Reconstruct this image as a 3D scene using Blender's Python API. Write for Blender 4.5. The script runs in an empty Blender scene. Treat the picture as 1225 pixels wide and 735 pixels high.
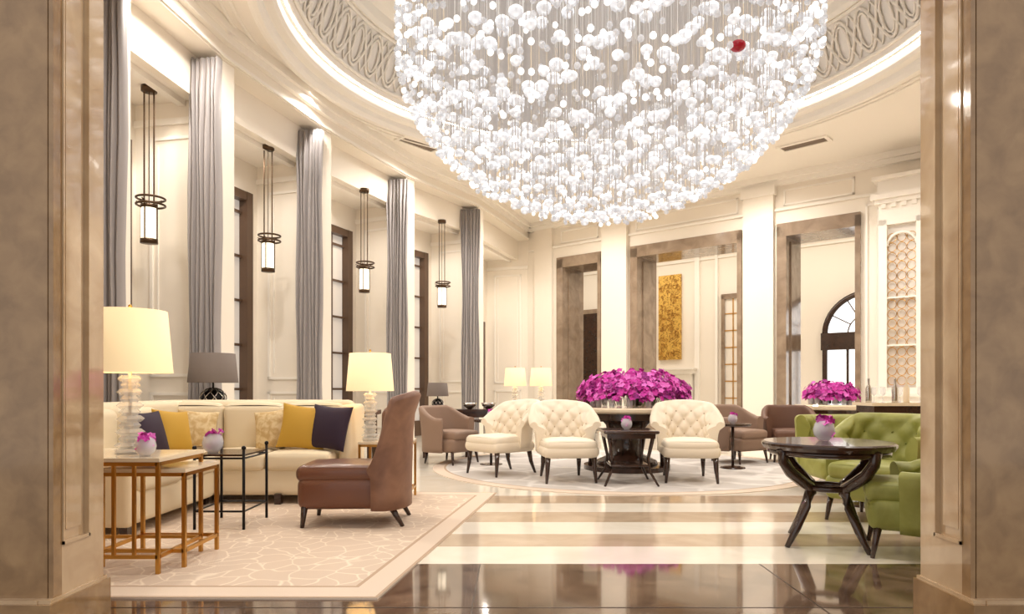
import bpy, bmesh, math, random
from mathutils import Vector, Matrix
random.seed(7)
pi = math.pi; sin = math.sin; cos = math.cos

def c(r, g, b):
    def f(v):
        v /= 255.0
        return v/12.92 if v <= 0.04045 else ((v+0.055)/1.055)**2.4
    return (f(r), f(g), f(b), 1)

def mat(name, col, rough=.5, metal=0, noise=None, bump=0, bscale=40, emis=0, ecol=None, coat=0, trans=0, sheen=0, kind='noise', ior=1.45, clear=0):
    m = bpy.data.materials.new(name); m.use_nodes = True
    nt = m.node_tree; p = nt.nodes['Principled BSDF']
    p.inputs['Base Color'].default_value = col
    p.inputs['Roughness'].default_value = rough
    p.inputs['Metallic'].default_value = metal
    p.inputs['Coat Weight'].default_value = coat
    p.inputs['Coat Roughness'].default_value = .05
    p.inputs['Transmission Weight'].default_value = trans
    p.inputs['Sheen Weight'].default_value = sheen
    p.inputs['Sheen Tint'].default_value = col
    p.inputs['IOR'].default_value = ior
    if clear:
        tb = nt.nodes.new('ShaderNodeBsdfTransparent'); mx = nt.nodes.new('ShaderNodeMixShader')
        mx.inputs[0].default_value = 1-clear
        nt.links.new(tb.outputs[0], mx.inputs[1]); nt.links.new(p.outputs[0], mx.inputs[2])
        nt.links.new(mx.outputs[0], nt.nodes['Material Output'].inputs['Surface'])
    if emis:
        p.inputs['Emission Color'].default_value = ecol or col
        p.inputs['Emission Strength'].default_value = emis
    tc = nt.nodes.new('ShaderNodeTexCoord')
    if noise:
        col2, sc, lo, hi = noise[:4]
        if kind == 'noise':
            t = nt.nodes.new('ShaderNodeTexNoise'); t.inputs['Scale'].default_value = sc
            t.inputs['Detail'].default_value = 8; t.inputs['Distortion'].default_value = noise[4] if len(noise) > 4 else .6
            out = t.outputs['Fac']
        else:
            t = nt.nodes.new('ShaderNodeTexVoronoi'); t.feature = 'DISTANCE_TO_EDGE'; t.inputs['Scale'].default_value = sc
            n2 = nt.nodes.new('ShaderNodeTexNoise'); n2.inputs['Scale'].default_value = 2.2
            ad = nt.nodes.new('ShaderNodeMixRGB'); ad.inputs[0].default_value = .25
            nt.links.new(tc.outputs['Object'], n2.inputs['Vector'])
            nt.links.new(tc.outputs['Object'], ad.inputs[1]); nt.links.new(n2.outputs['Color'], ad.inputs[2])
            nt.links.new(ad.outputs[0], t.inputs['Vector'])
            out = t.outputs['Distance']
        if kind == 'noise': nt.links.new(tc.outputs['Object'], t.inputs['Vector'])
        r = nt.nodes.new('ShaderNodeValToRGB')
        r.color_ramp.elements[0].position = lo; r.color_ramp.elements[0].color = col
        r.color_ramp.elements[1].position = hi; r.color_ramp.elements[1].color = col2
        nt.links.new(out, r.inputs['Fac']); nt.links.new(r.outputs['Color'], p.inputs['Base Color'])
    if bump:
        b = nt.nodes.new('ShaderNodeTexNoise'); b.inputs['Scale'].default_value = bscale; b.inputs['Detail'].default_value = 4
        nt.links.new(tc.outputs['Object'], b.inputs['Vector'])
        bn = nt.nodes.new('ShaderNodeBump'); bn.inputs['Strength'].default_value = bump; bn.inputs['Distance'].default_value = .01
        nt.links.new(b.outputs['Fac'], bn.inputs['Height']); nt.links.new(bn.outputs['Normal'], p.inputs['Normal'])
    return m

class B:
    def __init__(s, name, M=None):
        s.name = name; s.v = []; s.f = []; s.m = []; s.sm = []; s.mats = []; s.M = M or Matrix.Identity(4)
    def mi(s, mt):
        if mt not in s.mats: s.mats.append(mt)
        return s.mats.index(mt)
    def add(s, vs, fs, mt, smooth=False, M=None):
        o = len(s.v); i = s.mi(mt)
        MM = s.M if M is None else s.M @ M
        for p in vs: s.v.append(tuple(MM @ Vector(p)))
        for f in fs:
            s.f.append([o+a for a in f]); s.m.append(i); s.sm.append(smooth)
    def box(s, x0, x1, y0, y1, z0, z1, mt, M=None):
        v = [(x0,y0,z0),(x1,y0,z0),(x1,y1,z0),(x0,y1,z0),(x0,y0,z1),(x1,y0,z1),(x1,y1,z1),(x0,y1,z1)]
        s.add(v, [(0,3,2,1),(4,5,6,7),(0,1,5,4),(1,2,6,5),(2,3,7,6),(3,0,4,7)], mt, False, M)
    def prism(s, pts, z0, z1, mt):
        n = len(pts)
        a = sum(pts[i][0]*pts[(i+1) % n][1]-pts[(i+1) % n][0]*pts[i][1] for i in range(n))
        if a < 0: pts = pts[::-1]
        v = [(p[0],p[1],z0) for p in pts]+[(p[0],p[1],z1) for p in pts]
        f = [tuple(range(n))[::-1], tuple(range(n, 2*n))]+[(i,(i+1) % n,(i+1) % n+n,i+n) for i in range(n)]
        s.add(v, f, mt)
    def seg(s, p, q, t0, t1, z0, z1, mt):
        d = (Vector(q)-Vector(p)).normalized(); n = Vector((-d.y, d.x))
        P = Vector(p); Q = Vector(q)
        s.prism([tuple(P+n*t0), tuple(Q+n*t0), tuple(Q+n*t1), tuple(P+n*t1)], z0, z1, mt)
    def rbox(s, cx, cy, cz, sx, sy, sz, r, mt, M=None, bulge=0, k=3, mid=3):
        h = [sx/2, sy/2, sz/2]; r = min(r, *[a*.999 for a in h])
        def line(a):
            return [-a+r*i/k for i in range(k)]+[-(a-r)+2*(a-r)*i/mid for i in range(mid+1)]+[a-r*i/k for i in range(k)][::-1]
        Ls = [line(a) for a in h]
        for ax in range(3):
            u, w = (ax+1) % 3, (ax+2) % 3
            for sg in (-1, 1):
                vs = []; fs = []
                for a in Ls[u]:
                    for b_ in Ls[w]:
                        p = [0,0,0]; p[ax] = sg*h[ax]; p[u] = a; p[w] = b_
                        q = [max(-(h[i]-r), min(h[i]-r, p[i])) for i in range(3)]
                        dv = Vector([p[i]-q[i] for i in range(3)])
                        dv = dv.normalized()*r
                        o = [q[i]+dv[i] for i in range(3)]
                        if bulge:
                            fx = 1-(o[0]/h[0])**2; fy = 1-(o[1]/h[1])**2; fz = 1-(o[2]/h[2])**2
                            if ax == 2: o[2] += sg*bulge*max(0,fx)*max(0,fy)
                            if ax == 1: o[1] += sg*bulge*.4*max(0,fx)*max(0,fz)
                        vs.append((o[0]+cx, o[1]+cy, o[2]+cz))
                nw = len(Ls[w])
                for i in range(len(Ls[u])-1):
                    for j in range(nw-1):
                        f = (i*nw+j, (i+1)*nw+j, (i+1)*nw+j+1, i*nw+j+1)
                        fs.append(f if sg > 0 else f[::-1])
                s.add(vs, fs, mt, True, M)
    def lathe(s, prof, cx, cy, mt, n=32, smooth=True, M=None, cap=True):
        vs = []; fs = []
        for (r, z) in prof:
            for i in range(n):
                a = 2*pi*i/n; vs.append((cx+r*cos(a), cy+r*sin(a), z))
        for j in range(len(prof)-1):
            for i in range(n):
                fs.append((j*n+i, j*n+(i+1) % n, (j+1)*n+(i+1) % n, (j+1)*n+i))
        if cap:
            if prof[0][0] > 1e-4: fs.append(tuple(range(n))[::-1])
            if prof[-1][0] > 1e-4: fs.append(tuple(range((len(prof)-1)*n, len(prof)*n)))
        s.add(vs, fs, mt, smooth, M)
    def sph(s, cx, cy, cz, r, mt, nu=12, nv=8, sc=(1,1,1), M=None):
        vs = []; fs = []
        for j in range(nv+1):
            t = pi*j/nv
            for i in range(nu):
                a = 2*pi*i/nu
                vs.append((cx+sc[0]*r*sin(t)*cos(a), cy+sc[1]*r*sin(t)*sin(a), cz-sc[2]*r*cos(t)))
        for j in range(nv):
            for i in range(nu):
                fs.append((j*nu+i, j*nu+(i+1) % nu, (j+1)*nu+(i+1) % nu, (j+1)*nu+i))
        s.add(vs, fs, mt, True, M)
    def tube(s, pts, rad, mt, n=8, smooth=True, closed=False, M=None, flat=1.0):
        P = [Vector(p) for p in pts]; N = len(P)
        if not hasattr(rad, '__len__'): rad = [rad]*N
        vs = []; fs = []
        for i in range(N):
            if closed: t = (P[(i+1) % N]-P[i-1])
            else: t = P[min(i+1, N-1)]-P[max(i-1, 0)]
            t.normalize()
            up = Vector((0,0,1)) if abs(t.z) < .95 else Vector((0,1,0))
            a = t.cross(up).normalized(); b_ = t.cross(a).normalized()
            for k in range(n):
                th = 2*pi*(k+.5)/n
                vs.append(tuple(P[i]+a*cos(th)*rad[i]+b_*sin(th)*rad[i]*flat))
        for i in range(N if closed else N-1):
            for k in range(n):
                i2 = (i+1) % N
                fs.append((i*n+k, i2*n+k, i2*n+(k+1) % n, i*n+(k+1) % n))
        if not closed:
            fs.append(tuple(range(n))); fs.append(tuple(range((N-1)*n, N*n))[::-1])
        s.add(vs, fs, mt, smooth, M)
    def bar(s, p, q, r, mt, r2=None, n=4, M=None):
        s.tube([p, q], [r, r2 if r2 is not None else r], mt, n, n > 6, M=M)
    def pillow(s, w, h, t, mt, M=None, n=12):
        for sg in (-1, 1):
            vs = []; fs = []
            for i in range(n+1):
                for j in range(n+1):
                    u = sin(pi/2*(2*i/n-1)); v = sin(pi/2*(2*j/n-1))
                    vs.append((w/2*u*(1-.09*(1-v*v)), sg*t/2*((1-u*u)*(1-v*v))**.45, h/2*v*(1-.09*(1-u*u))))
            for i in range(n):
                for j in range(n):
                    f = (i*(n+1)+j, (i+1)*(n+1)+j, (i+1)*(n+1)+j+1, i*(n+1)+j+1)
                    fs.append(f if sg < 0 else f[::-1])
            s.add(vs, fs, mt, True, M)
    def shell(s, rx, ry, cy, a0, a1, z0, ztop, th, lean, mt, tuft=None, na=48, nz=18, ex=1.0, btn=None, M=None, curl=0.0):
        vs = []; fs = []; row = nz+1+5+7
        for i in range(na+1):
            a = a0+(a1-a0)*i/na
            zt = ztop(a)
            sx = math.copysign(abs(sin(a))**ex, sin(a)); sy = math.copysign(abs(cos(a))**ex, cos(a))
            nn = Vector((sin(a)*ry, cos(a)*rx, 0)).normalized()
            base = Vector((rx*sx, ry*sy+cy, 0))
            for j in range(nz+1):
                t = j/nz; z = z0+(zt-z0)*t
                off = lean*t*t*max(.3, cos(a)) if cos(a) > 0 else lean*t*t*.3
                off += curl*max(0, t-.75)**2*8
                dsp = 0
                if tuft:
                    sA = (a-a0)/(a1-a0)*tuft[0]; tA = t*tuft[1]
                    dsp = tuft[2]*(abs(sin(pi*(sA+tA)/2))*abs(sin(pi*(sA-tA)/2)))**.5
                p = base+nn*(off-th/2-dsp); vs.append((p.x, p.y, z))
            off = lean*max(.3, cos(a))+curl*.5
            for j in range(1, 6):
                ph = pi*j/6
                p = base+nn*(off-cos(ph)*th/2); vs.append((p.x, p.y, zt+sin(ph)*th/2))
            for j in range(7):
                t = 1-j/6; z = z0+(zt-z0)*t
                o2 = lean*t*t*max(.3, cos(a))+curl*max(0, t-.75)**2*8
                p = base+nn*(o2+th/2); vs.append((p.x, p.y, z))
        for i in range(na):
            for j in range(row-1):
                fs.append((i*row+j, i*row+j+1, (i+1)*row+j+1, (i+1)*row+j))
            fs.append((i*row+row-1, i*row, (i+1)*row, (i+1)*row+row-1))
        s.add(vs, fs, mt, True, M)
        s.add([vs[k] for k in range(row)], [tuple(range(row))[::-1]], mt, False, M)
        s.add([vs[na*row+k] for k in range(row)], [tuple(range(row))], mt, False, M)
        if tuft and btn:
            for i in range(1, tuft[0]):
                for j in range(1, tuft[1]):
                    if (i+j) % 2 == 0:
                        ii = int(round(i/tuft[0]*na)); jj = int(round(j/tuft[1]*nz))
                        q = vs[ii*row+jj]; s.sph(q[0], q[1], q[2], .011, btn, 6, 4, M=M)
    def done(s, loc=(0,0,0), rz=0, bevel=0):
        me = bpy.data.meshes.new(s.name); me.from_pydata(s.v, [], s.f)
        for m_ in s.mats: me.materials.append(m_)
        me.polygons.foreach_set('material_index', s.m); me.polygons.foreach_set('use_smooth', s.sm)
        me.update()
        ob = bpy.data.objects.new(s.name, me); bpy.context.scene.collection.objects.link(ob)
        ob.location = loc; ob.rotation_euler = (0,0,rz)
        if bevel:
            md = ob.modifiers.new('bevel', 'BEVEL'); md.width = bevel; md.segments = 2; md.limit_method = 'ANGLE'
        return ob

def T(x, y, z, rx=0, ry=0, rz=0):
    return Matrix.Translation((x,y,z)) @ Matrix.Rotation(rz,4,'Z') @ Matrix.Rotation(ry,4,'Y') @ Matrix.Rotation(rx,4,'X')

# ------------------------------------------------------------ materials
CREAM = mat('cream_plaster', c(245,236,222), .55, bump=.02, bscale=60)
TRIM = mat('white_trim', c(250,244,234), .65)
CEIL = mat('ceiling_plaster', c(249,242,231), .7)
FRZ = mat('frieze_ground', c(244,239,232), .6)
STONE = mat('taupe_marble', c(134,114,95), .12, noise=(c(162,142,121), 3, .35, .7), coat=.3)
TAN = mat('tan_marble', c(130,98,62), .12, noise=(c(158,124,84), 9, .3, .7, .4), coat=.6)
TANL = mat('light_tan_marble', c(174,142,106), .06, noise=(c(200,172,136), 4, .3, .7, .8), coat=.9)
DKFLOOR = mat('dark_brown_marble', c(80,61,48), .07, noise=(c(130,106,86), 1.8, .38, .75, 2.5), coat=.5)
LTFLOOR = mat('cream_marble', c(236,226,208), .12, noise=(c(244,236,222), 2, .3, .7, 1.5), coat=.3)
TNFLOOR = mat('tan_floor_marble', c(182,158,132), .12, noise=(c(204,182,156), 2, .3, .7, 1.5), coat=.3)
RUG = mat('rug_beige', c(230,213,192), .95, noise=(c(210,189,169), 8, .01, .05), kind='vor', bump=.3, bscale=120)
RUGB = mat('rug_border', c(218,199,180), .95, bump=.3, bscale=120)
RUGL = mat('rug_line', c(184,158,134), .95)
RUGR = mat('round_rug_pile', c(224,218,212), .95, noise=(c(202,195,189), 1.8, .02, .08), kind='vor', bump=.3, bscale=120)
CURT = mat('curtain_grey_silk', c(160,154,153), .45, sheen=.2)
SOFA = mat('sofa_cream_linen', c(230,214,184), .8, bump=.15, bscale=200, sheen=.1)
CRLEA = mat('cream_upholstery', c(236,222,200), .55, bump=.05, bscale=90)
BTN = mat('button_cream', c(190,166,136), .5)
MUST = mat('mustard_velvet', c(190,148,50), .7, sheen=.2)
TANC = mat('tan_cushion', c(196,164,112), .7, noise=(c(220,198,154), 18, .4, .6))
PURP = mat('aubergine_velvet', c(44,26,46), .7)
TAUPE = mat('taupe_velvet', c(138,100,78), .5, sheen=.2, noise=(c(108,74,58), 6, .3, .7))
LEATH = mat('brown_leather', c(108,66,46), .35, bump=.08, bscale=120, coat=.2)
DKW = mat('dark_wood', c(46,28,20), .2, noise=(c(64,40,28), 8, .3, .7), coat=.4)
BLK = mat('black_metal', c(26,22,22), .35, metal=.6)
BRZ = mat('bronze_metal', c(80,60,42), .35, metal=.7)
GOLD = mat('brushed_gold', c(206,158,84), .28, metal=1)
STTOP = mat('pale_stone_top', c(232,214,186), .12, coat=.4)
GLASS = mat('crystal_glass', (.9,.92,.94,1), .03, clear=.6)
CRYST = mat('lit_crystal', c(226,222,214), .04, clear=.6, emis=.08, ecol=(1,.93,.8,1), coat=.8)
SHADE = mat('lamp_shade_lit', c(244,220,172), .8, emis=.5, ecol=(1,.78,.46,1))
SHADEG = mat('lamp_shade_grey', c(118,106,98), .8, bump=.1, bscale=150)
LIT = mat('lit_glass', (1,.95,.85,1), .4, emis=1.6, ecol=(1,.86,.62,1))
GREY = mat('grey_velvet', c(142,116,98), .6, sheen=.2)
BRNV = mat('brown_velvet', c(104,72,56), .5, sheen=.2)
GRN = mat('green_velvet', c(156,156,82), .5, sheen=.3, noise=(c(130,132,58), 5, .3, .7))
GRNB = mat('green_button', c(108,112,40), .5)
MAG = mat('orchid_magenta', c(206,56,168), .6)
MAGL = mat('orchid_pink', c(230,112,204), .6)
MAGD = mat('orchid_purple', c(150,30,130), .6)
LEAF = mat('leaf_green', c(70,110,44), .5)
PANE = mat('window_pane', c(196,184,168), .1, emis=.3, ecol=(1,.95,.88,1))
WDK = mat('window_dark_wood', c(92,70,54), .3)
SILV = mat('silver', c(200,196,190), .2, metal=1)
MIRR = mat('antique_mirror', c(246,240,230), .15, metal=.2)
OUT = mat('daylight_pane', (1,1,1,1), .5, emis=1.3, ecol=(.95,.98,1,1))
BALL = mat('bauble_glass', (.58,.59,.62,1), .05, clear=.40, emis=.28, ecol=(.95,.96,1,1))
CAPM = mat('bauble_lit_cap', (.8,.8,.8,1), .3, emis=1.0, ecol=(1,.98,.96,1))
RED = mat('red_crystal', c(150,20,40), .1, emis=.1, ecol=c(220,20,50))
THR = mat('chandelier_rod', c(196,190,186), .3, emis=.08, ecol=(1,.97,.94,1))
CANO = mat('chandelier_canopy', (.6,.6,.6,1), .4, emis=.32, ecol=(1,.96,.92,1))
FRZGLOW = mat('frieze_fill_glow', (1,1,1,1), .5, emis=15, ecol=(1,.95,.88,1))  # emission for the added ring that brightens the frieze
ARTG = mat('gold_art', c(226,184,92), .4, metal=.4, noise=(c(150,104,44), 7, .48, .62, 3))
VENT = mat('vent_dark', c(120,104,88), .6)

# ------------------------------------------------------------ floor
X0, X1 = -7, 14
b = B('floor')
ys = [(-4,4.19,DKFLOOR),(4.19,4.65,LTFLOOR),(4.65,5.05,TNFLOOR),(5.05,5.5,LTFLOOR),(5.5,5.95,TNFLOOR),(5.95,6.4,LTFLOOR),(6.4,6.85,TNFLOOR),(6.85,27,LTFLOOR)]
for a, d, m_ in ys:
    b.add([(X0,a,0),(X1,a,0),(X1,d,0),(X0,d,0)], [(0,1,2,3)], m_)
b.done()
b = B('trim_floor_joints')
JN = mat('floor_joint', c(60,44,34), .3)
for x in (-.2, 1.55, 3.3): b.box(x-.004, x+.004, 1, 4.19, 0, .0015, JN)
b.box(-4, 6, 3.35, 3.358, 0, .0015, JN)
b.done()

# ------------------------------------------------------------ room shell
CC = (1.35, 8.8)
C = [(-3.98,3.2),(-3.90,6.75),(-3.70,8.5),(-3.08,10.8),(-2.10,13.3),(-0.79,15.5),(0.45,18.97)]
poly = C+[(8.6,12.22),(8.6,3.2)]
ZC = 5.72
def ray(a):
    dx, dy = cos(a), sin(a); best = 99
    for i in range(len(poly)):
        p, q = poly[i], poly[(i+1) % len(poly)]
        ex, ey = q[0]-p[0], q[1]-p[1]
        den = dx*ey-dy*ex
        if abs(den) < 1e-9: continue
        t = ((p[0]-CC[0])*ey-(p[1]-CC[1])*ex)/den
        u = ((p[0]-CC[0])*dy-(p[1]-CC[1])*dx)/den
        if t > 0 and -1e-6 <= u <= 1+1e-6: best = min(best, t)
    return best
b = B('ceiling')
angs = sorted([2*pi*i/144 for i in range(144)]+[math.atan2(p[1]-CC[1], p[0]-CC[0]) % (2*pi) for p in poly])
n = len(angs); vs = []; fs = []
for a in angs:
    R = ray(a)+.12
    vs.append((CC[0]+4.52*cos(a), CC[1]+4.52*sin(a), ZC)); vs.append((CC[0]+R*cos(a), CC[1]+R*sin(a), ZC))
for i in range(n):
    j = (i+1) % n; fs.append((2*i, 2*j, 2*j+1, 2*i+1))
b.add(vs, fs, CEIL)
b.lathe([(4.56,5.72),(4.56,5.64),(4.50,5.60),(4.44,5.60),(4.40,5.66),(4.40,5.74),(4.30,5.76),(4.26,5.80),(4.26,5.92),(4.16,5.94)], CC[0], CC[1], TRIM, 128, False, cap=False)
b.lathe([(4.16,5.94),(4.12,6.05),(3.98,6.45),(3.84,6.75)], CC[0], CC[1], FRZ, 128, True, cap=False)
b.lathe([(3.84,6.75),(3.76,6.72),(3.72,6.78),(3.70,6.92),(3.60,6.95)], CC[0], CC[1], TRIM, 128, False, cap=False)
b.lathe([(3.6,6.95),(3.3,7.15),(2.8,7.35),(1.8,7.6),(.9,7.7),(0.001,7.72)], CC[0], CC[1], CEIL, 96, True, cap=False)
b.done()
b = B('trim_dome_fretwork')
def fr(a, t, o=.02):
    r = 4.13+(3.86-4.13)*t-o; z = 6.02+(6.72-6.02)*t
    return (CC[0]+r*cos(a), CC[1]+r*sin(a), z)
NC = 30
for ph in (0, pi):
    b.tube([fr(2*pi*i/720, .5+.42*sin(NC*2*pi*i/720+ph)) for i in range(720)], .028, TRIM, 4, closed=True)
for k in range(NC*2):
    a0 = 2*pi*k/(NC*2)+pi/(NC*2)*1.0
    b.tube([fr(a0+.026*sin(2*pi*i/14), .5+.33*cos(2*pi*i/14)) for i in range(14)], .020, TRIM, 4, closed=True)
    a1 = a0+pi/(NC*2)
    for s_ in (-1, 1):
        b.tube([fr(a1+s_*.03*sin(pi*i/8)*1.0, .08+.84*i/8) for i in range(9)], .018, TRIM, 4)
for t in (0.0, 1.0):
    b.tube([fr(2*pi*i/180, t) for i in range(180)], .03, TRIM, 6, closed=True)
b.done()
b = B('trim_ceiling_ring')
for r in (4.78, 4.9):
    b.tube([(CC[0]+r*cos(2*pi*i/160), CC[1]+r*sin(2*pi*i/160), 5.715) for i in range(160)], .025, TRIM, 6, closed=True)
b.done()
b = B('trim_ceiling_vents')
for (x, y, rz) in ((-1.75,12.6,.85),(-.75,15.4,.5),(5.5,12.6,-.75),(6.7,9.7,-1.4)):
    M = T(x, y, 0, rz=rz)
    b.box(-.4,.4,-.12,.12,5.705,5.716,VENT, M)
    b.box(-.46,.46,-.18,-.12,5.69,5.718,TRIM,M); b.box(-.46,.46,.12,.18,5.69,5.718,TRIM,M)
    b.box(-.46,-.4,-.12,.12,5.69,5.718,TRIM,M); b.box(.4,.46,-.12,.12,5.69,5.718,TRIM,M)
b.done()

N = []
for k in range(len(C)):
    p = Vector(C[max(k-1,0)]); q = Vector(C[min(k+1,len(C)-1)])
    d = (q-p).normalized(); N.append((Vector((-d.y, d.x)), d))
O = [tuple(Vector(C[k])+N[k][0]*1.25) for k in range(len(C))]
w = B('wall_left'); tr = B('trim_left')
for k in range(len(C)):
    p = Vector(C[k]); nn, d = N[k]
    t = .28 if k != 1 else .08
    w.prism([tuple(p), tuple(p+nn*1.5), tuple(p+nn*1.5+d*t), tuple(p+d*t)], 0, 5.5, CREAM)
    def strip(a0, a1, z0, z1, th=.025):
        A = p+nn*a0; Bq = p+nn*a1
        tr.prism([tuple(A), tuple(Bq), tuple(Bq-d*th), tuple(A-d*th)], z0, z1, TRIM)
    if k >= 1:
        for (z0, z1) in ((.3,1.05),(1.25,4.35)):
            strip(.2,.24,z0,z1); strip(.98,1.02,z0,z1); strip(.2,1.02,z0,z0+.04); strip(.2,1.02,z1-.04,z1)
            strip(.30,.32,z0+.1,z1-.1,.015); strip(.90,.92,z0+.1,z1-.1,.015)
        strip(0,1.25,0,.2,.03); strip(0,1.25,4.5,4.58,.04)
for k in range(len(C)-1):
    P, Q = C[k], C[k+1]
    w.seg(P, Q, -.02, .5, 5.3, ZC, CREAM)
    tr.seg(P, Q, -.10, 0, 5.5, ZC, TRIM); tr.seg(P, Q, -.16, 0, 5.6, ZC+.001, TRIM); tr.seg(P, Q, -.05, 0, 5.32, 5.36, TRIM)
    A = tuple(Vector(P)+N[k][0]*.3); Bq = tuple(Vector(Q)+N[k+1][0]*.3)
    w.prism([A, Bq, tuple(Vector(O[k+1])+N[k+1][0]*.2), tuple(Vector(O[k])+N[k][0]*.2)], 4.8, 4.9, CEIL)
    w.seg(A, Bq, -.01, .1, 4.77, 5.35, CREAM)
    tr.seg(A, Bq, .2, .3, 4.73, 4.81, TRIM)
    L = (Vector(O[k+1])-Vector(O[k])).length
    ht = 4.3 if k < 5 else 3.0
    dv = (Vector(O[k+1])-Vector(O[k]))
    f0, f1 = (.16, .93)
    p1 = tuple(Vector(O[k])+dv*f0); p2 = tuple(Vector(O[k])+dv*f1)
    w.seg(O[k], p1, 0, .25, 0, 4.9, CREAM); w.seg(p2, O[k+1], 0, .25, 0, 4.9, CREAM); w.seg(p1, p2, 0, .25, ht, 4.9, CREAM)
    wd = B('window_%d' % (k+1))
    def fpt(f): return tuple(Vector(O[k])+dv*f)
    e = .1/L
    wd.seg(fpt(f0), fpt(f0+e*1.3), -.04, .2, 0, ht, WDK); wd.seg(fpt(f1-e*1.5), fpt(f1), -.05, .2, 0, ht, WDK)
    wd.seg(p1, p2, -.04, .2, ht-.14, ht, WDK); wd.seg(p1, p2, -.02, .2, 0, .35, WDK)
    for i in (1, 2, 3):
        f = f0+(f1-f0)*i/4; wd.seg(fpt(f-e*.22), fpt(f+e*.22), .05, .12, .35, ht-.1, WDK)
    z = .35
    while z < ht-.5:
        z += .72; wd.seg(p1, p2, .05, .12, z, z+.04, WDK)
    wd.seg(p1, p2, .1, .12, .3, ht-.1, PANE)
    wd.done()
w.done(); tr.done()

for k in range(1, 6):
    b = B('curtain'); p = Vector(C[k]); nn, d = N[k]
    rnd = random.Random(k*11); npt = 180
    folds = []
    x = -1.0
    while x < 1.0:
        wd_ = rnd.uniform(.18,.38); folds.append((x, wd_, rnd.uniform(.5,1.0))); x += wd_
    def fold(u, sd):
        for (x0, wd_, am) in folds:
            if x0 <= u <= x0+wd_: return am*abs(sin(pi*(u-x0)/wd_))**.7
        return 0
    zs = [0.01,.6,1.2,1.8,2.4,3.0,3.6,4.2,4.8,5.05,5.22]
    vs = []; fs = []
    for z in zs:
        gather = 1-.08*sin(pi*z/5.3)+.03*sin(z*2+k)
        for i in range(npt):
            if i < npt//2:
                u = -1+2*i/(npt//2-1); y = -.035-.085*fold(u, 0)*(1 if z < 5.05 else .7)
            else:
                u = 1-2*(i-npt//2)/(npt//2-1); y = .035+.05*fold(-u, 1)
            vs.append((.215*u*gather+.012*sin(z*2.2+u*5+k), y, z))
    for j in range(len(zs)-1):
        for i in range(npt):
            fs.append((j*npt+i, j*npt+(i+1) % npt, (j+1)*npt+(i+1) % npt, (j+1)*npt+i))
    fs.append(tuple(range((len(zs)-1)*npt, len(zs)*npt)))
    b.add(vs, fs, CURT, True)
    b.done((p.x-d.x*.14+nn.x*.12, p.y-d.y*.14+nn.y*.12, 0), -.12)

for (x, y) in ((-4.45,8.2),(-3.72,10.2),(-2.74,12.4),(-1.54,14.7)):
    b = B('pendant_lantern')
    b.lathe([(.09,4.74),(.09,4.80)], 0, 0, BRZ, 20)
    for s_ in (-1, 1): b.bar((s_*.06,0,4.76), (s_*.06,0,3.36), .010, BRZ)
    b.bar((0,0,4.76),(0,0,3.3),.006,BRZ)
    b.lathe([(.085,2.93),(.09,2.94),(.09,3.30),(.085,3.31)], 0, 0, LIT, 20)
    b.lathe([(.10,2.88),(.10,2.93)], 0, 0, BRZ, 20); b.lathe([(.095,3.31),(.095,3.35)], 0, 0, BRZ, 20)
    for z in (3.43, 3.35):
        b.tube([(.16*cos(2*pi*i/28)+.02,.16*sin(2*pi*i/28),z) for i in range(28)], .014, BRZ, 6, closed=True)
    for i in range(4):
        a = pi/2*i; b.bar((.16*cos(a),.16*sin(a),3.40),(.05*cos(a),.05*sin(a),3.36),.008,BRZ)
        b.bar((.098*cos(a),.098*sin(a),2.92),(.098*cos(a),.098*sin(a),3.36),.009,BRZ)
    b.done((x, y, 0))

F = Matrix(((.77,.638,0,1.26),(-.638,.77,0,18.3),(0,0,1,0),(0,0,0,1)))
w = B('wall_back', F)
DOORS = [(0,1.41),(2.275,5.10),(5.875,7.52)]
HD = 4.60
for a, d in ((-1.05,0),(1.41,2.275),(5.10,5.875),(7.52,9.7)): w.box(a,d,0,.9,0,ZC,CREAM)
for a, d in DOORS: w.box(a,d,0,.9,HD,ZC,CREAM)
w.done()
tr = B('trim_back', F)
for a, d in ((1.47,2.2),(5.16,5.82)):
    tr.box(a,d,-.14,0,0,5.5,CREAM); tr.box(a-.04,d+.04,-.18,0,0,.25,TRIM); tr.box(a-.04,d+.04,-.18,0,5.3,5.5,TRIM)
tr.box(-.75,-.15,-.1,0,0,5.5,CREAM)
tr.box(-1.0,9.5,-.12,0,5.5,ZC,TRIM); tr.box(-1.0,9.5,-.2,0,5.6,ZC,TRIM); tr.box(-1.0,9.5,-.05,0,4.95,5.0,TRIM)
def panel(bb, s0, s1, z0, z1, y=-.025, wd=.04, mt=None):
    mt = mt or TRIM
    bb.box(s0,s1,y,0,z0,z0+wd,mt); bb.box(s0,s1,y,0,z1-wd,z1,mt); bb.box(s0,s0+wd,y,0,z0,z1,mt); bb.box(s1-wd,s1,y,0,z0,z1,mt)
panel(tr,.1,1.3,5.05,5.4); panel(tr,2.4,5.0,5.05,5.4); panel(tr,6,7.4,5.05,5.4); panel(tr,7.6,7.85,.4,4.8)
tr.done()
for i, (a, d) in enumerate(DOORS):
    b = B('trim_door_casing', F); cw = .2
    b.box(a,a+cw,-.08,.95,0,HD,STONE); b.box(d-cw*.5,d,-.08,.95,0,HD,STONE); b.box(a,d,-.08,.95,HD-.22,HD+.06,STONE)
    b.box(a+cw,a+cw+.03,.2,.7,0,HD-.3,STONE)
    b.done()
w = B('wall_back_room', F)
w.box(-6,12,4.5,4.7,0,5.6,CREAM); w.box(-6.2,-6,.9,4.7,0,5.6,CREAM); w.box(12,12.2,.9,4.7,0,5.6,CREAM)
w.box(-6,-1.05,.7,.9,0,5.6,CREAM); w.box(9.7,12,.7,.9,0,5.6,CREAM)
w.done()
w = B('ceiling_back_room', F); w.box(-6,12,.9,4.7,5.6,5.7,CEIL); w.done()
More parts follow.
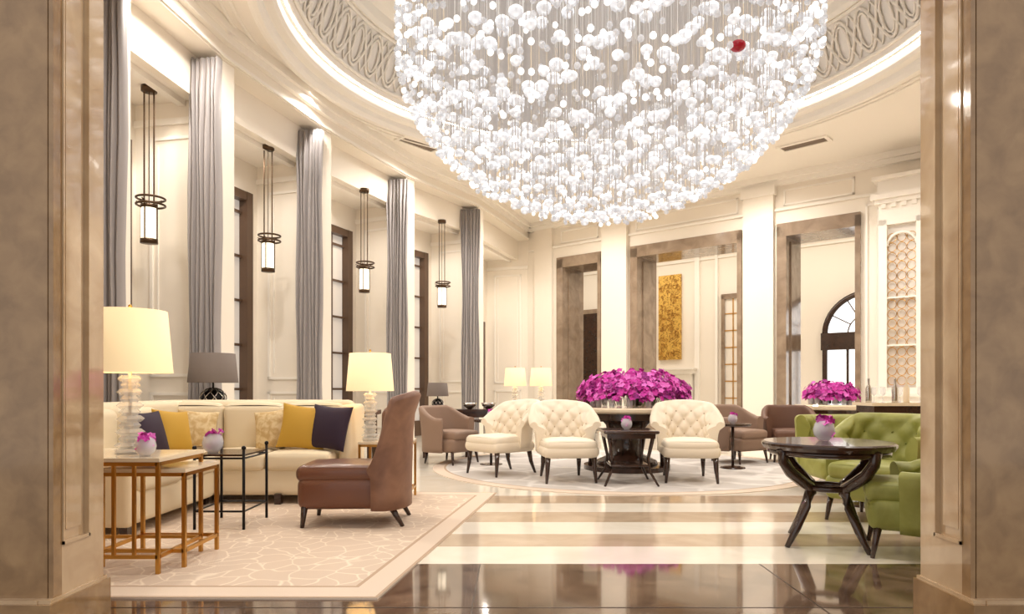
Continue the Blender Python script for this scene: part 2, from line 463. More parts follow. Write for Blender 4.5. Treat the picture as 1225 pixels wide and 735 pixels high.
tr = B('trim_back_room', F)
tr.box(-6,12,4.38,4.5,5.35,5.6,TRIM); tr.box(-6,12,4.44,4.5,5.0,5.06,TRIM); tr.box(-6,12,4.46,4.5,0,.25,TRIM)
for s0, s1 in ((.4,.55),(1.95,2.1),(2.6,2.68),(3.6,3.68)): tr.box(s0,s1,4.42,4.5,0,5.2,TRIM)
tr.done()
b = B('gold_wall_art', F); b.box(.74,1.5,4.42,4.49,2.0,4.66,ARTG)
for i in range(60):
    s0 = random.uniform(.78,1.44); z = random.uniform(2.05,4.6); r = random.uniform(.03,.07)
    b.tube([(s0+r*cos(t*pi/5),4.40,z+r*sin(t*pi/5)) for t in range(10)], .009, GOLD, 4, closed=True)
b.done()
b = B('fireplace_mantel', F)
b.box(.6,2.0,4.2,4.49,1.55,1.68,TRIM); b.box(.7,.95,4.28,4.49,0,1.55,TRIM); b.box(1.65,1.9,4.28,4.49,0,1.55,TRIM); b.box(.95,1.65,4.3,4.49,1.15,1.55,TRIM)
b.box(.95,1.65,4.42,4.49,0,1.15,BLK); b.box(.55,2.05,4.15,4.49,1.68,1.73,TRIM)
b.done()
b = B('door_1', F)
b.box(2.8,2.9,4.4,4.5,0,3.85,STONE); b.box(3.4,3.5,4.4,4.5,0,3.85,STONE); b.box(2.8,3.5,4.4,4.5,3.75,3.9,STONE)
b.box(2.9,3.4,4.46,4.49,0,3.75,MIRR)
for i in range(7): b.box(2.9,3.4,4.44,4.47,.5*i+.3,.5*i+.33,GOLD)
b.box(3.13,3.16,4.44,4.47,0,3.75,GOLD)
b.done()
b = B('door_2', F)
b.box(-2.3,-1.1,4.4,4.5,0,3.8,STONE); b.box(-2.15,-1.25,4.37,4.41,0,3.65,DKW)
b.done()
b = B('window_7', F)
sc_, r_ = 6.75, 1.0; zc = 2.55
b.box(sc_-r_,sc_+r_,4.46,4.49,.5,zc,OUT)
na = 24
b.add([(sc_,4.46,zc)]+[(sc_+r_*cos(pi*i/na),4.46,zc+r_*sin(pi*i/na)) for i in range(na+1)], [(0,i+2,i+1) for i in range(na)], OUT)
b.tube([(sc_+(r_+.06)*cos(pi*i/na),4.42,zc+(r_+.06)*sin(pi*i/na)) for i in range(na+1)], .09, DKW, 4)
b.tube([(sc_+(r_*.5)*cos(pi*i/na),4.44,zc+(r_*.5)*sin(pi*i/na)) for i in range(na+1)], .02, WDK, 4)
for i in range(1,6):
    a = pi*i/6; b.bar((sc_+.5*r_*cos(a),4.44,zc+.5*r_*sin(a)),(sc_+r_*cos(a),4.44,zc+r_*sin(a)),.02,WDK)
b.box(sc_-r_-.15,sc_+r_+.15,4.34,4.46,zc-.42,zc+.04,DKW)
b.box(sc_-r_-.12,sc_-r_,4.38,4.5,0,zc,DKW); b.box(sc_+r_,sc_+r_+.12,4.38,4.5,0,zc,DKW)
for s0 in (sc_-.5, sc_, sc_+.5): b.box(s0-.03,s0+.03,4.4,4.46,.4,zc,DKW)
b.box(sc_-r_,sc_+r_,4.36,4.5,0,.5,DKW)
b.done()
w = B('wall_right'); w.box(8.6,8.8,3.2,12.4,0,ZC,CREAM); w.done()
tr = B('trim_right'); tr.box(8.45,8.6,3.2,12.2,5.5,ZC,TRIM); tr.box(8.56,8.6,3.2,12.2,0,.2,TRIM); tr.done()

w = B('wall_front')
for sg in (-1, 1):
    xa, xb = sorted((sg*1.98, sg*8.8))
    w.box(xa, xb, 2.85, 3.2, 0, ZC, TAN)
w.box(-1.98,1.98,2.85,3.2,4.6,ZC,TAN)
w.done()
tr = B('trim_front')
for sg in (-1, 1):
    def bx(a, d, y0, y1, z0, z1, mt):
        a, d = sorted((sg*a, sg*d)); tr.box(a,d,y0,y1,z0,z1,mt)
    bx(1.972,1.98,2.86,3.19,.2,4.6,TANL)
    bx(1.955,1.975,2.85,2.905,.2,4.6,TAN); bx(1.955,1.975,3.09,3.2,.2,4.6,TANL)
    bx(1.955,1.975,2.905,3.09,.2,.42,TANL)
    bx(1.948,1.975,2.905,2.915,.42,4.6,TANL); bx(1.948,1.975,3.08,3.09,.42,4.6,TANL); bx(1.948,1.975,2.905,3.09,.42,.435,TANL)
    bx(1.965,1.975,2.945,3.05,.48,4.5,TANL)
    bx(1.935,2.02,2.80,3.225,0,.19,TAN); bx(1.945,2.0,2.82,3.215,.19,.205,TANL)
    bx(2.02,8.0,2.80,2.86,0,.19,TAN); bx(2.0,8.0,2.815,2.86,.19,.205,TANL)
tr.done()

# ------------------------------------------------------------ rugs
b = B('area_rug')
q = [(-.70,3.48),(-.16,7.0),(-3.75,7.25),(-3.8,3.5)]
cx = sum(p[0] for p in q)/4; cy = sum(p[1] for p in q)/4
def inset(t): return [(cx+(p[0]-cx)*(1-t), cy+(p[1]-cy)*(1-t)) for p in q]
rings = [inset(0), inset(.012), inset(.10), inset(.115)]
mts = [RUGL, RUGB, RUGL]
b.prism(q, 0, .009, RUGB)
for i, m_ in enumerate(mts):
    o_, n_ = rings[i], rings[i+1]
    for k in range(4):
        j = (k+1) % 4
        b.add([(*o_[k],.01),(*o_[j],.01),(*n_[j],.01),(*n_[k],.01)], [(0,1,2,3)], m_)
b.add([(*p,.01) for p in rings[3]], [(0,1,2,3)], RUG)
b.done()
b = B('round_rug')
b.lathe([(2.6,0),(2.6,.008),(2.45,.01)], 0, 0, RUGB, 96, False, cap=False)
b.lathe([(2.45,.01),(2.42,.01)], 0, 0, RUGL, 96, False, cap=False)
b.lathe([(2.42,.01),(0.001,.01)], 0, 0, RUGR, 96, False, cap=False)
b.done((1.5, 9.45, 0))
RZ = .01

# ------------------------------------------------------------ chandelier
b = B('crystal_chandelier')
RC = 2.66
b.lathe([(RC-.05,6.9),(RC,6.92),(RC,7.0),(RC-.1,7.02)], 0, 0, CANO, 64)
for i in range(6):
    a = pi/3*i; b.bar((1.5*cos(a),1.5*sin(a),7.0),(1.5*cos(a),1.5*sin(a),7.6),.02,THR)
def bowl(r): return 3.38+(1-math.sqrt(max(0,1-(r/(RC+.06))**2)))*2.3
def bauble(x, y, z, r):
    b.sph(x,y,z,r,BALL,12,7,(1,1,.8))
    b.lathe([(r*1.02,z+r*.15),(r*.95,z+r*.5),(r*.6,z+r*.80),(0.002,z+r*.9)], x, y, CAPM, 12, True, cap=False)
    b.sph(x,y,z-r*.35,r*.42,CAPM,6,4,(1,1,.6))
sp = .285
for i in range(-14, 15):
    for j in range(-14, 15):
        x = (i+.5*(j % 2))*sp; y = j*sp*.87
        r = math.hypot(x, y)
        if r > RC-.05: continue
        kk = (i+(j % 2)+j) % 3
        z = bowl(r)+kk*.05
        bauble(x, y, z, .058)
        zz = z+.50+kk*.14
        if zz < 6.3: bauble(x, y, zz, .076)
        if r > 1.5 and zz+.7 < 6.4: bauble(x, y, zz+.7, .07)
        b.bar((x,y,z),(x,y,6.92),.0065,THR,n=3)
NF = 640
for i in range(NF):
    a = i*2.399963; r = (RC-.04)*math.sqrt((i+.5)/NF)
    z = bowl(r)+random.uniform(-.05,.12)
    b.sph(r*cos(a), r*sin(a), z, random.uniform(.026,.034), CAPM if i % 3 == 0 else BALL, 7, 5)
    b.bar((r*cos(a),r*sin(a),z),(r*cos(a),r*sin(a),6.92),.005,THR,n=3)
for lv in range(10):
    zr = 3.9+lv*.21
    tt = 1-(zr-3.38)/2.3; rr = (RC+.06)*math.sqrt(max(0,1-tt*tt)); rr = min(rr, RC)
    nb = int(2*pi*rr/.12)
    for i in range(nb):
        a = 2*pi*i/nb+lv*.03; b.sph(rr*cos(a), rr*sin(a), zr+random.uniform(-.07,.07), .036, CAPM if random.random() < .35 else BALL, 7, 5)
b.sph(1.10,-2.05,4.56,.08,RED,12,8,(1,1,.7))
b.bar((1.10,-2.05,4.56),(1.10,-2.05,6.92),.0045,THR,n=3)
b.done((1.18, CC[1], 0))

# ------------------------------------------------------------ flowers
def blossom(b, x, y, z, s, mt, dirv=None):
    d = Vector(dirv) if dirv else Vector((random.uniform(-1,1), random.uniform(-1,1), random.uniform(-.2,1)))
    d.normalize()
    a = d.orthogonal().normalized(); e = d.cross(a)
    P = Vector((x,y,z)); off = random.random()*6
    for k in range(5):
        t = off+2*pi*k/5
        r = a*cos(t)+e*sin(t); tt = a*cos(t+pi/2)+e*sin(t+pi/2)
        v = [P, P+r*s*.55+tt*s*.42+d*s*.2, P+r*s+d*s*.1, P+r*s*.55-tt*s*.42+d*s*.2]
        b.add([tuple(q_) for q_ in v], [(0,1,2,3)], mt)
def pickm(): return random.choice([MAG,MAG,MAG,MAGL,MAGL,MAGD])
def flower_bowl(loc, s=1.0):
    b = B('orchid_bowl')
    R = .065*s
    b.lathe([(R*.45,0),(R*.9,R*.5),(R,R),(R*.85,R*1.6),(R*.6,R*1.9),(R*.56,R*1.9),(R*.8,R*1.55),(R*.94,R),(R*.84,R*.55),(R*.4,.006)], 0, 0, GLASS, 20)
    for i in range(46):
        a = random.uniform(0,2*pi); q_ = random.uniform(0,.75)*R
        blossom(b, q_*cos(a), q_*sin(a), R*random.uniform(.6,2.2), R*.42, pickm())
    b.done(loc)
def arrangement(loc, rx, ry, h, n=520, s=.05):
    b = B('orchid_arrangement')
    for i in range(14):
        a = 2*pi*i/14; x, y = rx*.72*cos(a), ry*.72*sin(a)
        b.lathe([(.035,0),(.04,.02),(.045,.12),(.04,.12),(.034,.02)], x, y, GLASS, 12)
    for i in range(90):
        a = random.uniform(0,2*pi); q_ = math.sqrt(random.random())*.75
        x, y = rx*q_*cos(a), ry*q_*sin(a)
        b.tube([(x*.8,y*.8,.01),(x,y,h*.45),(x*1.15,y*1.15,h*.75)], .004, LEAF, 3)
    for i in range(n):
        a = random.uniform(0,2*pi); q_ = math.sqrt(random.random())
        x, y = rx*q_*cos(a), ry*q_*sin(a)
        top = h*(1-.38*q_**4)*(1+.12*sin(a*7+q_*9)+.08*sin(a*13))
        z = random.uniform(max(.08,top-.20), top)
        blossom(b, x, y, z, s*random.uniform(.8,1.25), pickm(), (cos(a)*q_+random.uniform(-.5,.5), sin(a)*q_+random.uniform(-.5,.5), .5+random.uniform(-.3,.5)))
    b.done(loc)

# ------------------------------------------------------------ tables
def gold_table(b, x0, x1, y0, y1, h, top=STTOP):
    r = .011
    for x in (x0, x1):
        for y in (y0, y1): b.box(x-r,x+r,y-r,y+r,0,h-.02,GOLD)
    for z in (.10, h-.035):
        for y in (y0, y1): b.box(x0,x1,y-r,y+r,z-r,z+r,GOLD)
        for x in (x0, x1): b.box(x-r,x+r,y0,y1,z-r,z+r,GOLD)
    b.box(x0-.015,x1+.015,y0-.015,y1+.015,h-.022,h,top)
b = B('gold_nesting_tables')
gold_table(b, -.42,.42,-.27,.27,.68)
gold_table(b, .0,.50,-.12,.33,.60)
for x in (.16,.28,):
    b.box(x-.009,x+.009,-.28,-.262,.1,.65,GOLD)
b.done((-2.50,4.2,RZ))
b = B('black_side_table')
for x in (-.19,.19):
    for y in (-.24,.24):
        b.bar((x,y,0),(x,y,.62),.011,BLK,n=8); b.sph(x,y,.63,.018,BLK,10,6)
for z in (.14,.55):
    for y in (-.24,.24): b.bar((-.19,y,z),(.19,y,z),.008,BLK,n=6)
    for x in (-.19,.19): b.bar((x,-.24,z),(x,.24,z),.008,BLK,n=6)
b.box(-.19,.19,-.24,.24,.565,.58,DKW)
b.done((-2.26,5.4,RZ))
b = B('gold_side_table'); gold_table(b,-.23,.23,-.24,.24,.58); b.done((-1.22,6.6,RZ))

def crystal_lamp(loc, s=1.0, shade=SHADE, k=1.0):
    b = B('crystal_table_lamp')
    b.lathe([(.085*s,0),(.085*s,.03*s)], 0, 0, CRYST, 24)
    z = .03*s; i = 0
    while z < .46*s:
        r = (.078 if i % 2 == 0 else .062)*s*(1.12-.25*z/(.46*s)); rz_ = i*.35
        n_ = 7
        hh = .042*s
        vs = []
        for zz, rr in ((z,r*.75),(z+hh*.5,r*1.05),(z+hh,r*.75)):
            for t in range(n_): vs.append((rr*cos(2*pi*t/n_+rz_), rr*sin(2*pi*t/n_+rz_), zz))
        fs = [tuple(range(n_))[::-1], tuple(range(2*n_,3*n_))]
        for jj in range(2):
            for t in range(n_): fs.append((jj*n_+t, jj*n_+(t+1) % n_, (jj+1)*n_+(t+1) % n_, (jj+1)*n_+t))
        b.add(vs, fs, CRYST); z += hh; i += 1
    b.bar((0,0,.03*s),(0,0,.62*s),.01*s,SILV,n=8)
    z0, z1 = .51*s, .90*s
    b.lathe([(.245*s,z0),(.212*s,z1),(.206*s,z1),(.239*s,z0)], 0, 0, shade, 40, cap=False)
    for t in range(3):
        a = 2*pi*t/3; b.bar((0,0,z1-.03),(.208*s*cos(a),.208*s*sin(a),z1-.03),.004,GOLD)
    b.sph(0,0,.66*s,.04*s,LIT,12,8)
    b.bar((0,0,.60*s),(0,0,z1+.02),.005,GOLD); b.sph(0,0,z1+.03,.012*s,GOLD,8,6)
    ob = b.done(loc)
    l = bpy.data.lights.new('bulb', 'POINT'); l.energy = 4*s; l.color = (1,.76,.46); l.shadow_soft_size = .05
    lo = bpy.data.objects.new('bulb', l); bpy.context.scene.collection.objects.link(lo); lo.parent = ob; lo.location = (0,0,.80*s)
crystal_lamp((-2.41,4.22,.69))
crystal_lamp((-1.40,6.6,.59), .95)
flower_bowl((-2.22,4.05,.69), .95)
flower_bowl((-2.37,5.3,.59), 1.25)

b = B('console_table')
b.box(-1.0,1.0,-.18,.18,.80,.85,DKW); b.box(-.95,.95,-.15,.15,.70,.80,DKW)
for x in (-.93,.93):
    for y in (-.14,.14): b.box(x-.025,x+.025,y-.025,y+.025,0,.8,DKW)
b.box(-.93,.93,-.02,.02,.15,.19,DKW)
b.done((-2.55,7.75,0))
def grey_lamp(loc, s=1.0):
    b = B('woven_base_lamp')
    b.lathe([(.06*s,0),(.07*s,.012*s),(.06*s,.02*s)], 0, 0, BLK, 20)
    R = .15*s
    b.sph(0,0,.14*s,R*.9,BLK,18,12,(1,1,.85))
    for k in range(9):
        for sg in (-1,1):
            b.tube([(R*sin(pi*i/12)*cos(2*pi*k/9+sg*i*.16), R*sin(pi*i/12)*sin(2*pi*k/9+sg*i*.16), .14*s-R*.86*cos(pi*i/12)) for i in range(13)], .007*s, SILV, 4)
    b.bar((0,0,.26*s),(0,0,.5*s),.01,BLK,n=8)
    b.lathe([(.285*s,.33*s),(.25*s,.68*s),(.245*s,.68*s),(.28*s,.33*s)], 0, 0, SHADEG, 40, cap=False)
    b.lathe([(.248*s,.66*s),(.001,.66*s)], 0, 0, SHADEG, 40, cap=False)
    b.done(loc)
grey_lamp((-3.45,7.72,.85), .96)

# ------------------------------------------------------------ sofa
b = B('corner_sofa')
xl, xr, yf, yb = -3.62, -1.66, 6.25, 7.15
b.rbox((xl+xr)/2,(yf+yb)/2+.02,.21,xr-xl,yb-yf-.04,.26,.05,SOFA)
b.rbox((xl+xr)/2,yb-.12,.60,xr-xl,.24,.74,.07,SOFA)
for i in range(3):
    wd_ = (xr-xl-.10)/3; cx_ = xl+.05+wd_*(i+.5)
    b.rbox(cx_,(yf+yb)/2-.10,.40,wd_-.008,.68,.17,.05,SOFA,bulge=.02)
    b.rbox(cx_,yb-.28,.68,wd_-.008,.18,.50,.07,SOFA,T(0,0,0),bulge=.03)
b.rbox(xr+.03,(yf+yb)/2+.12,.5,.12,yb-yf-.24,.86,.05,SOFA)
b.rbox(-3.2,5.6,.21,.86,1.3,.26,.05,SOFA); b.rbox(-3.50,5.95,.60,.22,2.4,.74,.07,SOFA)
for i in range(2): b.rbox(-3.12,5.28+.63*i,.40,.76,.62,.17,.05,SOFA,bulge=.02)
for i in range(2): b.rbox(-3.36,5.28+.63*i,.68,.18,.62,.48,.07,SOFA)
b.rbox(-3.2,4.90,.36,.86,.12,.58,.05,SOFA)
for x in (-3.55,-2.9,-2.2,-1.7):
    for y in (6.3, 7.08): b.box(x-.03,x+.03,y-.03,y+.03,0,.1,DKW)
for x in (-3.55,-2.85): b.box(x-.03,x+.03,4.9,4.96,0,.1,DKW)
b.done((0,0,RZ))
def cushion(x, y, z, w_, t_, mt, rz=0, ry=0, lean=-.25, nm='throw_cushion'):
    b = B(nm); b.pillow(w_,w_,t_,mt,T(0,0,0,lean,ry,0)); b.done((x,y,z), rz)
cushion(-2.04,6.54,.72,.45,.16,MUST,.15,.12,-.3)
cushion(-2.36,6.64,.70,.40,.15,TANC,.0,-.15,-.3)
cushion(-1.78,6.50,.72,.45,.16,PURP,-.35,.06,-.3)
cushion(-3.12,6.62,.70,.38,.15,TANC,.4,.1,-.3)
cushion(-3.12,6.15,.71,.40,.15,MUST,1.2,.1,-.3)
cushion(-3.15,5.8,.71,.40,.15,PURP,1.4,.0,-.3)

# ------------------------------------------------------------ slipper chair
b = B('slipper_chair')
b.rbox(0,-.10,.27,.60,.76,.26,.07,LEATH)
b.rbox(0,-.12,.42,.58,.74,.13,.055,LEATH,bulge=.02)
def zt(a):
    t = min(1, max(0, (abs(a)-1.15)/.7)); t = t*t*(3-2*t)
    return 1.03-.05*(abs(a)/1.2)**2-.46*t
b.shell(.31,.17,.17,-1.85,1.85,.14,zt,.085,.03,TAUPE,na=48,nz=16,curl=.09)
b.rbox(0,.23,.58,.5,.12,.7,.05,TAUPE,bulge=.03)
for x in (-.26,.26):
    b.tube([(x,-.42,.17),(x,-.44,.0)], [.028,.016], DKW, 8); b.tube([(x*.9,.24,.17),(x*.9,.34,0)], [.028,.016], DKW, 8)
b.done((-1.21,5.5,RZ), -pi/2+.04)

# ------------------------------------------------------------ tufted cream chairs
def tufted_chair(loc, rz, fab=CRLEA, bt=BTN, nm='tufted_chair', s=1.0):
    b = B(nm)
    M = Matrix.Scale(s,4)
    b.rbox(0,-.05,.36,.66,.68,.15,.07,fab,M); b.rbox(0,-.07,.43,.62,.62,.12,.055,fab,M,bulge=.025)
    z1 = lambda a: .87-.20*max(0,(abs(a)-.85)/.9)**1.3+.03*cos(a*2)
    b.shell(.30,.27,.06,-1.75,1.75,.34,z1,.10,.10,fab,tuft=(12,6,.036),na=72,nz=26,btn=bt,M=M,curl=.12)
    for x, y, dx, dy in ((-.27,-.32,-.02,-.03),(.27,-.32,.02,-.03),(-.22,.26,-.02,.09),(.22,.26,.02,.09)):
        b.tube([(x,y,.30),(x+dx*.3,y+dy*.3,.15),(x+dx,y+dy,0)], [.034,.026,.015], DKW, 8, M=M)
    b.done(loc, rz)
tufted_chair((.64,8.0,RZ), .12)
tufted_chair((2.10,8.0,RZ), -.12)
tufted_chair((-.12,8.62,RZ), -.85)
b = B('occasional_table')
b.rbox(0,0,.60,.62,.62,.035,.015,DKW); b.box(-.27,.27,-.27,.27,.53,.585,DKW); b.rbox(0,0,.22,.44,.44,.025,.01,DKW)
for sx in (-1,1):
    for sy in (-1,1): b.tube([(sx*.25,sy*.25,.56),(sx*.20,sy*.20,.3),(sx*.22,sy*.22,.15),(sx*.30,sy*.30,0)], [.024,.02,.018,.013], DKW, 6)
b.done((1.33,7.72,RZ), .0)
flower_bowl((1.32,7.7,.628), 1.0)
b = B('round_flower_table')
b.lathe([(.66,.76),(.72,.77),(.74,.79),(.74,.82),(.70,.84)], 0, 0, STTOP, 64, False)
b.lathe([(.62,.66),(.66,.68),(.66,.76)], 0, 0, DKW, 64, False)
b.lathe([(.42,.06),(.40,.12),(.22,.2),(.20,.5),(.34,.66)], 0, 0, DKW, 48, True)
b.lathe([(.58,0),(.58,.06),(.42,.07)], 0, 0, DKW, 64, False)
for i in range(8):
    a = 2*pi*i/8+.2; b.tube([(.60*cos(a),.60*sin(a),.68),(.5*cos(a),.5*sin(a),.35),(.52*cos(a),.52*sin(a),.05)], [.03,.024,.03], DKW, 8)
b.done((1.56,9.1,RZ))
arrangement((1.65,9.1,.852), .76,.60,.43,1900,.045)

b = B('console_table')
b.box(-.72,.72,-.2,.2,.73,.77,DKW); b.box(-.68,.68,-.17,.17,.64,.73,DKW); b.box(-.68,.68,-.17,.17,.18,.21,DKW)
for x in (-.67,0,.67):
    for y in (-.16,.16): b.box(x-.02,x+.02,y-.02,y+.02,0,.73,DKW)
b.done((-.72,10.75,0))
grey_lamp((-1.2,10.8,.77), .62)
for x in (-.68,-.38):
    b = B('decorative_bowl'); b.lathe([(.04,0),(.10,.05),(.12,.10),(.10,.10),(.05,.03)], 0, 0, SILV, 24); b.done((x,10.75,.771))
b = B('console_table')
b.box(-.7,.7,-.2,.2,.66,.70,DKW)
for x in (-.65,.65):
    for y in (-.16,.16): b.box(x-.025,x+.025,y-.025,y+.025,0,.68,DKW)
b.box(-.65,.65,-.16,.16,.55,.66,DKW)
b.done((.33,12.9,0))
crystal_lamp((.06,12.9,.70), .88); crystal_lamp((.56,12.9,.70), .88)

# ------------------------------------------------------------ barrel armchairs
def barrel(loc, rz, fab, nm='barrel_armchair', h=.80, s=1.0, tuft=None, bt=None, rx=.34):
    b = B(nm); M = Matrix.Scale(s,4)
    b.rbox(0,-.03,.28,.60,.62,.20,.06,fab,M); b.rbox(0,-.07,.42,.54,.56,.13,.05,fab,M,bulge=.02)
    z1 = lambda a: h-.17*min(1,max(0,(abs(a)-.7)/1.0))**1.2
    b.shell(rx,.30,.02,-2.05,2.05,.18,z1,.09,.07,fab,tuft=tuft,na=60,nz=22,ex=.8,btn=bt,M=M)
    for x, y in ((-.26,-.28),(.26,-.28),(-.22,.24),(.22,.24)):
        b.tube([(x,y,.2),(x*1.08,y*1.12,0)], [.026,.014], DKW, 8, M=M)
    b.done(loc, rz)
barrel((-.92,9.85,0), -2.2+pi, GREY, 'grey_armchair')
barrel((3.35,9.95,RZ), .5, GREY, 'grey_armchair')
barrel((4.2,10.1,0), -.2, BRNV, 'brown_armchair')
def small_table(loc, h):
    b = B('small_round_table')
    b.lathe([(.24,h-.03),(.25,h-.02),(.25,h)], 0,0,DKW,32,False); b.bar((0,0,.02),(0,0,h-.02),.02,DKW,n=8); b.lathe([(.17,0),(.16,.02),(.03,.03)],0,0,DKW,32,False)
    b.done(loc); flower_bowl((loc[0],loc[1],loc[2]+h+.001),1.0)
small_table((3.02,9.15,RZ), .61)
small_table((-.30,9.6,0), .65)

TF = (14,6,.042)
barrel((2.74,4.45,0), -pi/2-.45, GRN, 'green_tufted_armchair', .70, 1.0, TF, GRNB)
barrel((3.06,5.6,0), -pi/2+.70, GRN, 'green_tufted_armchair', .84, 1.0, TF, GRNB)
b = B('green_tufted_sofa')
b.rbox(0,0,.28,1.7,.75,.22,.06,GRN); b.rbox(-.4,-.06,.42,.78,.62,.14,.05,GRN,bulge=.02); b.rbox(.4,-.06,.42,.78,.62,.14,.05,GRN,bulge=.02)
b.shell(.82,.30,.08,-1.5,1.5,.18,lambda a:.76,.10,.06,GRN,tuft=(26,6,.034),na=130,nz=22,ex=.45,btn=GRNB)
for x in (-.75,.75):
    for y in (-.3,.3): b.tube([(x,y,.2),(x,y,0)],[.026,.014],DKW,8)
b.done((3.98,7.1,0), 0)
b = B('round_pedestal_table')
b.lathe([(.37,.66),(.425,.675),(.44,.70),(.44,.715),(.425,.725)], 0, 0, DKW, 64, False)
for i in range(4):
    a = pi/2*i+.35
    prof = [(.41,.68),(.39,.60),(.33,.52),(.23,.45),(.155,.41),(.15,.37),(.19,.28),(.27,.13),(.36,0)]
    b.tube([(r*cos(a), r*sin(a), z) for r, z in prof], [.034,.038,.040,.040,.038,.038,.034,.028,.018], DKW, 8)
b.tube([(.15*cos(2*pi*i/32),.15*sin(2*pi*i/32),.40) for i in range(32)], .022, DKW, 6, closed=True)
b.tube([(.385*cos(2*pi*i/48),.385*sin(2*pi*i/48),.655) for i in range(48)], .022, DKW, 6, closed=True)
b.done((2.24,4.75,0))
flower_bowl((2.24,4.80,.727), 1.15)
small_table((3.3,6.3,0), .67)

b = B('bar_console')
b.box(-.9,.9,-.25,.25,.88,.92,STTOP); b.box(-.86,.86,-.22,.22,.78,.88,DKW)
for x in (-.85,-.3,.3,.85):
    for y in (-.2,.2): b.box(x-.022,x+.022,y-.022,y+.022,0,.8,DKW)
b.box(-.85,.85,-.2,.2,.2,.23,DKW)
b.done((5.4,8.6,0))
b = B('bottles_and_glasses')
for i in range(18):
    x = -.8+i*.09+random.uniform(-.02,.02); y = random.uniform(-.15,.15)
    if i % 3 == 0:
        b.lathe([(.035,0),(.037,.02),(.037,.18),(.014,.23),(.013,.30),(.016,.31)], x, y, random.choice([GLASS,SILV,STTOP]), 12)
    else:
        b.lathe([(.03,0),(.03,.004),(.004,.01),(.004,.08),(.03,.11),(.034,.16),(.028,.2)], x, y, GLASS, 12, cap=False)
b.done((5.4,8.6,.92))
b = B('round_flower_table')
b.lathe([(.54,.76),(.57,.78),(.57,.82),(.54,.84)], 0, 0, STTOP, 48, False); b.lathe([(.5,.64),(.52,.76)],0,0,DKW,48,False)
b.lathe([(.42,0),(.42,.05),(.2,.1),(.18,.5),(.3,.64)], 0,0,DKW,48,True)
b.done((5.2,10.9,0))
arrangement((5.2,10.9,.842), .43,.38,.34,650,.045)

b = B('bar_display_cabinet', F)
s0, s1 = 7.95, 9.35; yb_ = -.62
b.box(s0,s1,yb_,-.12,0,.95,TRIM); b.box(s0-.05,s1+.0,yb_-.05,-.12,.95,1.02,TRIM)
b.box(s0,s0+.14,yb_,-.12,1.02,4.3,TRIM); b.box(s1-.14,s1,yb_,-.12,1.02,4.3,TRIM); b.box(s0+.62,s0+.78,yb_,-.12,1.02,4.3,TRIM)
b.box(s0,s1,-.5,-.12,1.02,4.3,MIRR)
b.box(s0,s1,yb_,-.12,4.2,4.6,TRIM); b.box(s0-.06,s1,yb_-.06,-.12,4.6,4.68,TRIM); b.box(s0-.12,s1,yb_-.12,-.12,4.68,4.78,TRIM); b.box(s0-.02,s1,yb_,-.12,4.78,5.05,TRIM); b.box(s0-.1,s1,yb_-.1,-.12,5.05,5.12,TRIM)
for i in range(8): b.box(s0+.05+i*.17,s0+.13+i*.17,yb_-.04,yb_,4.52,4.6,TRIM)
for (a, d) in ((s0+.14,s0+.62),(s0+.78,s1-.14)):
    mid = (a+d)/2; hw = (d-a)/2
    b.box(a,d,yb_+.02,yb_+.05,1.02,1.12,TRIM)
    b.tube([(mid+hw*cos(pi*i/12),yb_+.05,3.8+hw*sin(pi*i/12)) for i in range(13)], .025, TRIM, 6)
    for z in (1.9, 2.8): b.box(a,d,yb_+.02,-.2,z,z+.03,TRIM)
    for i in range(3):
        for j in range(16):
            cxx = a+hw*2*(i+.5)/3; zz = 1.25+j*.18
            b.tube([(cxx+.075*cos(2*pi*t/12),yb_+.06,zz+.085*sin(2*pi*t/12)) for t in range(12)], .008, GOLD, 4, closed=True)
b.done()

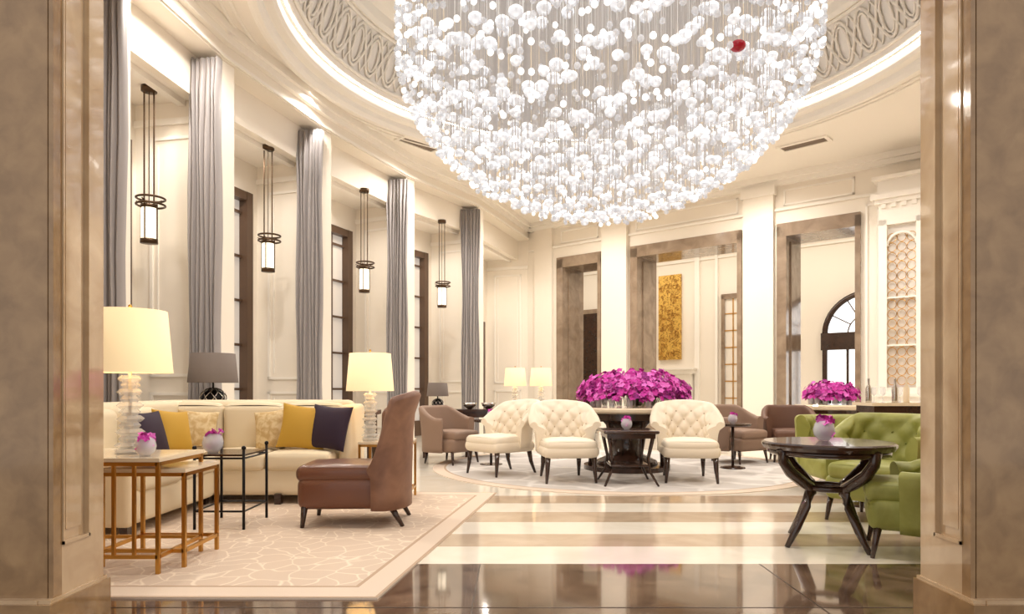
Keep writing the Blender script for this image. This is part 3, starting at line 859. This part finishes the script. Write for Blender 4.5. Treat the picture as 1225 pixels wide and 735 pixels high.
# ------------------------------------------------------------ lighting
def area(name, loc, rot, sx, sy, e, col=(1,1,1)):
    l = bpy.data.lights.new(name, 'AREA'); l.shape = 'RECTANGLE'; l.size = sx; l.size_y = sy; l.energy = e; l.color = col
    o = bpy.data.objects.new(name, l); bpy.context.scene.collection.objects.link(o); o.location = loc; o.rotation_euler = rot
    return o
area('fill_light_back_room', tuple(F @ Vector((3,2.6,5.55))), (0,0,-.69), 12, 1.2, 220, (1,.93,.84))  # added fill lamp to brighten the back room, not an actual fixture
def spot(name, loc, e, ang, soft=.12, col=(1,.935,.855), rot=(0,0,0)):
    l = bpy.data.lights.new(name, 'SPOT'); l.energy = e; l.spot_size = ang; l.spot_blend = .6; l.shadow_soft_size = soft; l.color = col
    o = bpy.data.objects.new(name, l); bpy.context.scene.collection.objects.link(o); o.location = loc; o.rotation_euler = rot
for i in range(10):
    a = 2*pi*i/10+.3
    spot('ceiling_fill_spot', (CC[0]+4.68*cos(a), CC[1]+4.68*sin(a), 5.60), 235, math.radians(160))  # ring of added fill spots brightening the main room
spot('ceiling_fill_spot', (1.2,15.6,5.62), 260, math.radians(165)); spot('ceiling_fill_spot', (4.6,13.4,5.62), 180, math.radians(165))  # two more added fill spots towards the far end
for k in range(0, 6):
    A = (Vector(O[k])+Vector(O[k+1])+Vector(C[k])+Vector(C[k+1]))/4
    spot('recess_fill_spot', (A.x, A.y, 4.74), 85, math.radians(165))  # one added fill spot per bay to brighten the recess
b = B('frieze_fill_ring')  # added glowing ring on the dome ledge, lights the frieze
b.tube([(CC[0]+4.21*cos(2*pi*i/96), CC[1]+4.21*sin(2*pi*i/96), 5.95) for i in range(96)], .03, FRZGLOW, 4, closed=True)
b.done()
W = bpy.data.worlds.new('World'); bpy.context.scene.world = W; W.use_nodes = True
W.node_tree.nodes['Background'].inputs[0].default_value = (1,.97,.93,1)
W.node_tree.nodes['Background'].inputs[1].default_value = 1.1

cam = bpy.data.cameras.new('camera'); co = bpy.data.objects.new('camera', cam); bpy.context.scene.collection.objects.link(co)
co.location = (0,0,1.1); co.rotation_euler = (pi/2,0,0)
cam.sensor_width = 36; cam.lens = 36*800/1225; cam.shift_y = (465-367.5)/1225; cam.clip_end = 200
bpy.context.scene.camera = co
bpy.context.scene.view_settings.view_transform = 'Standard'
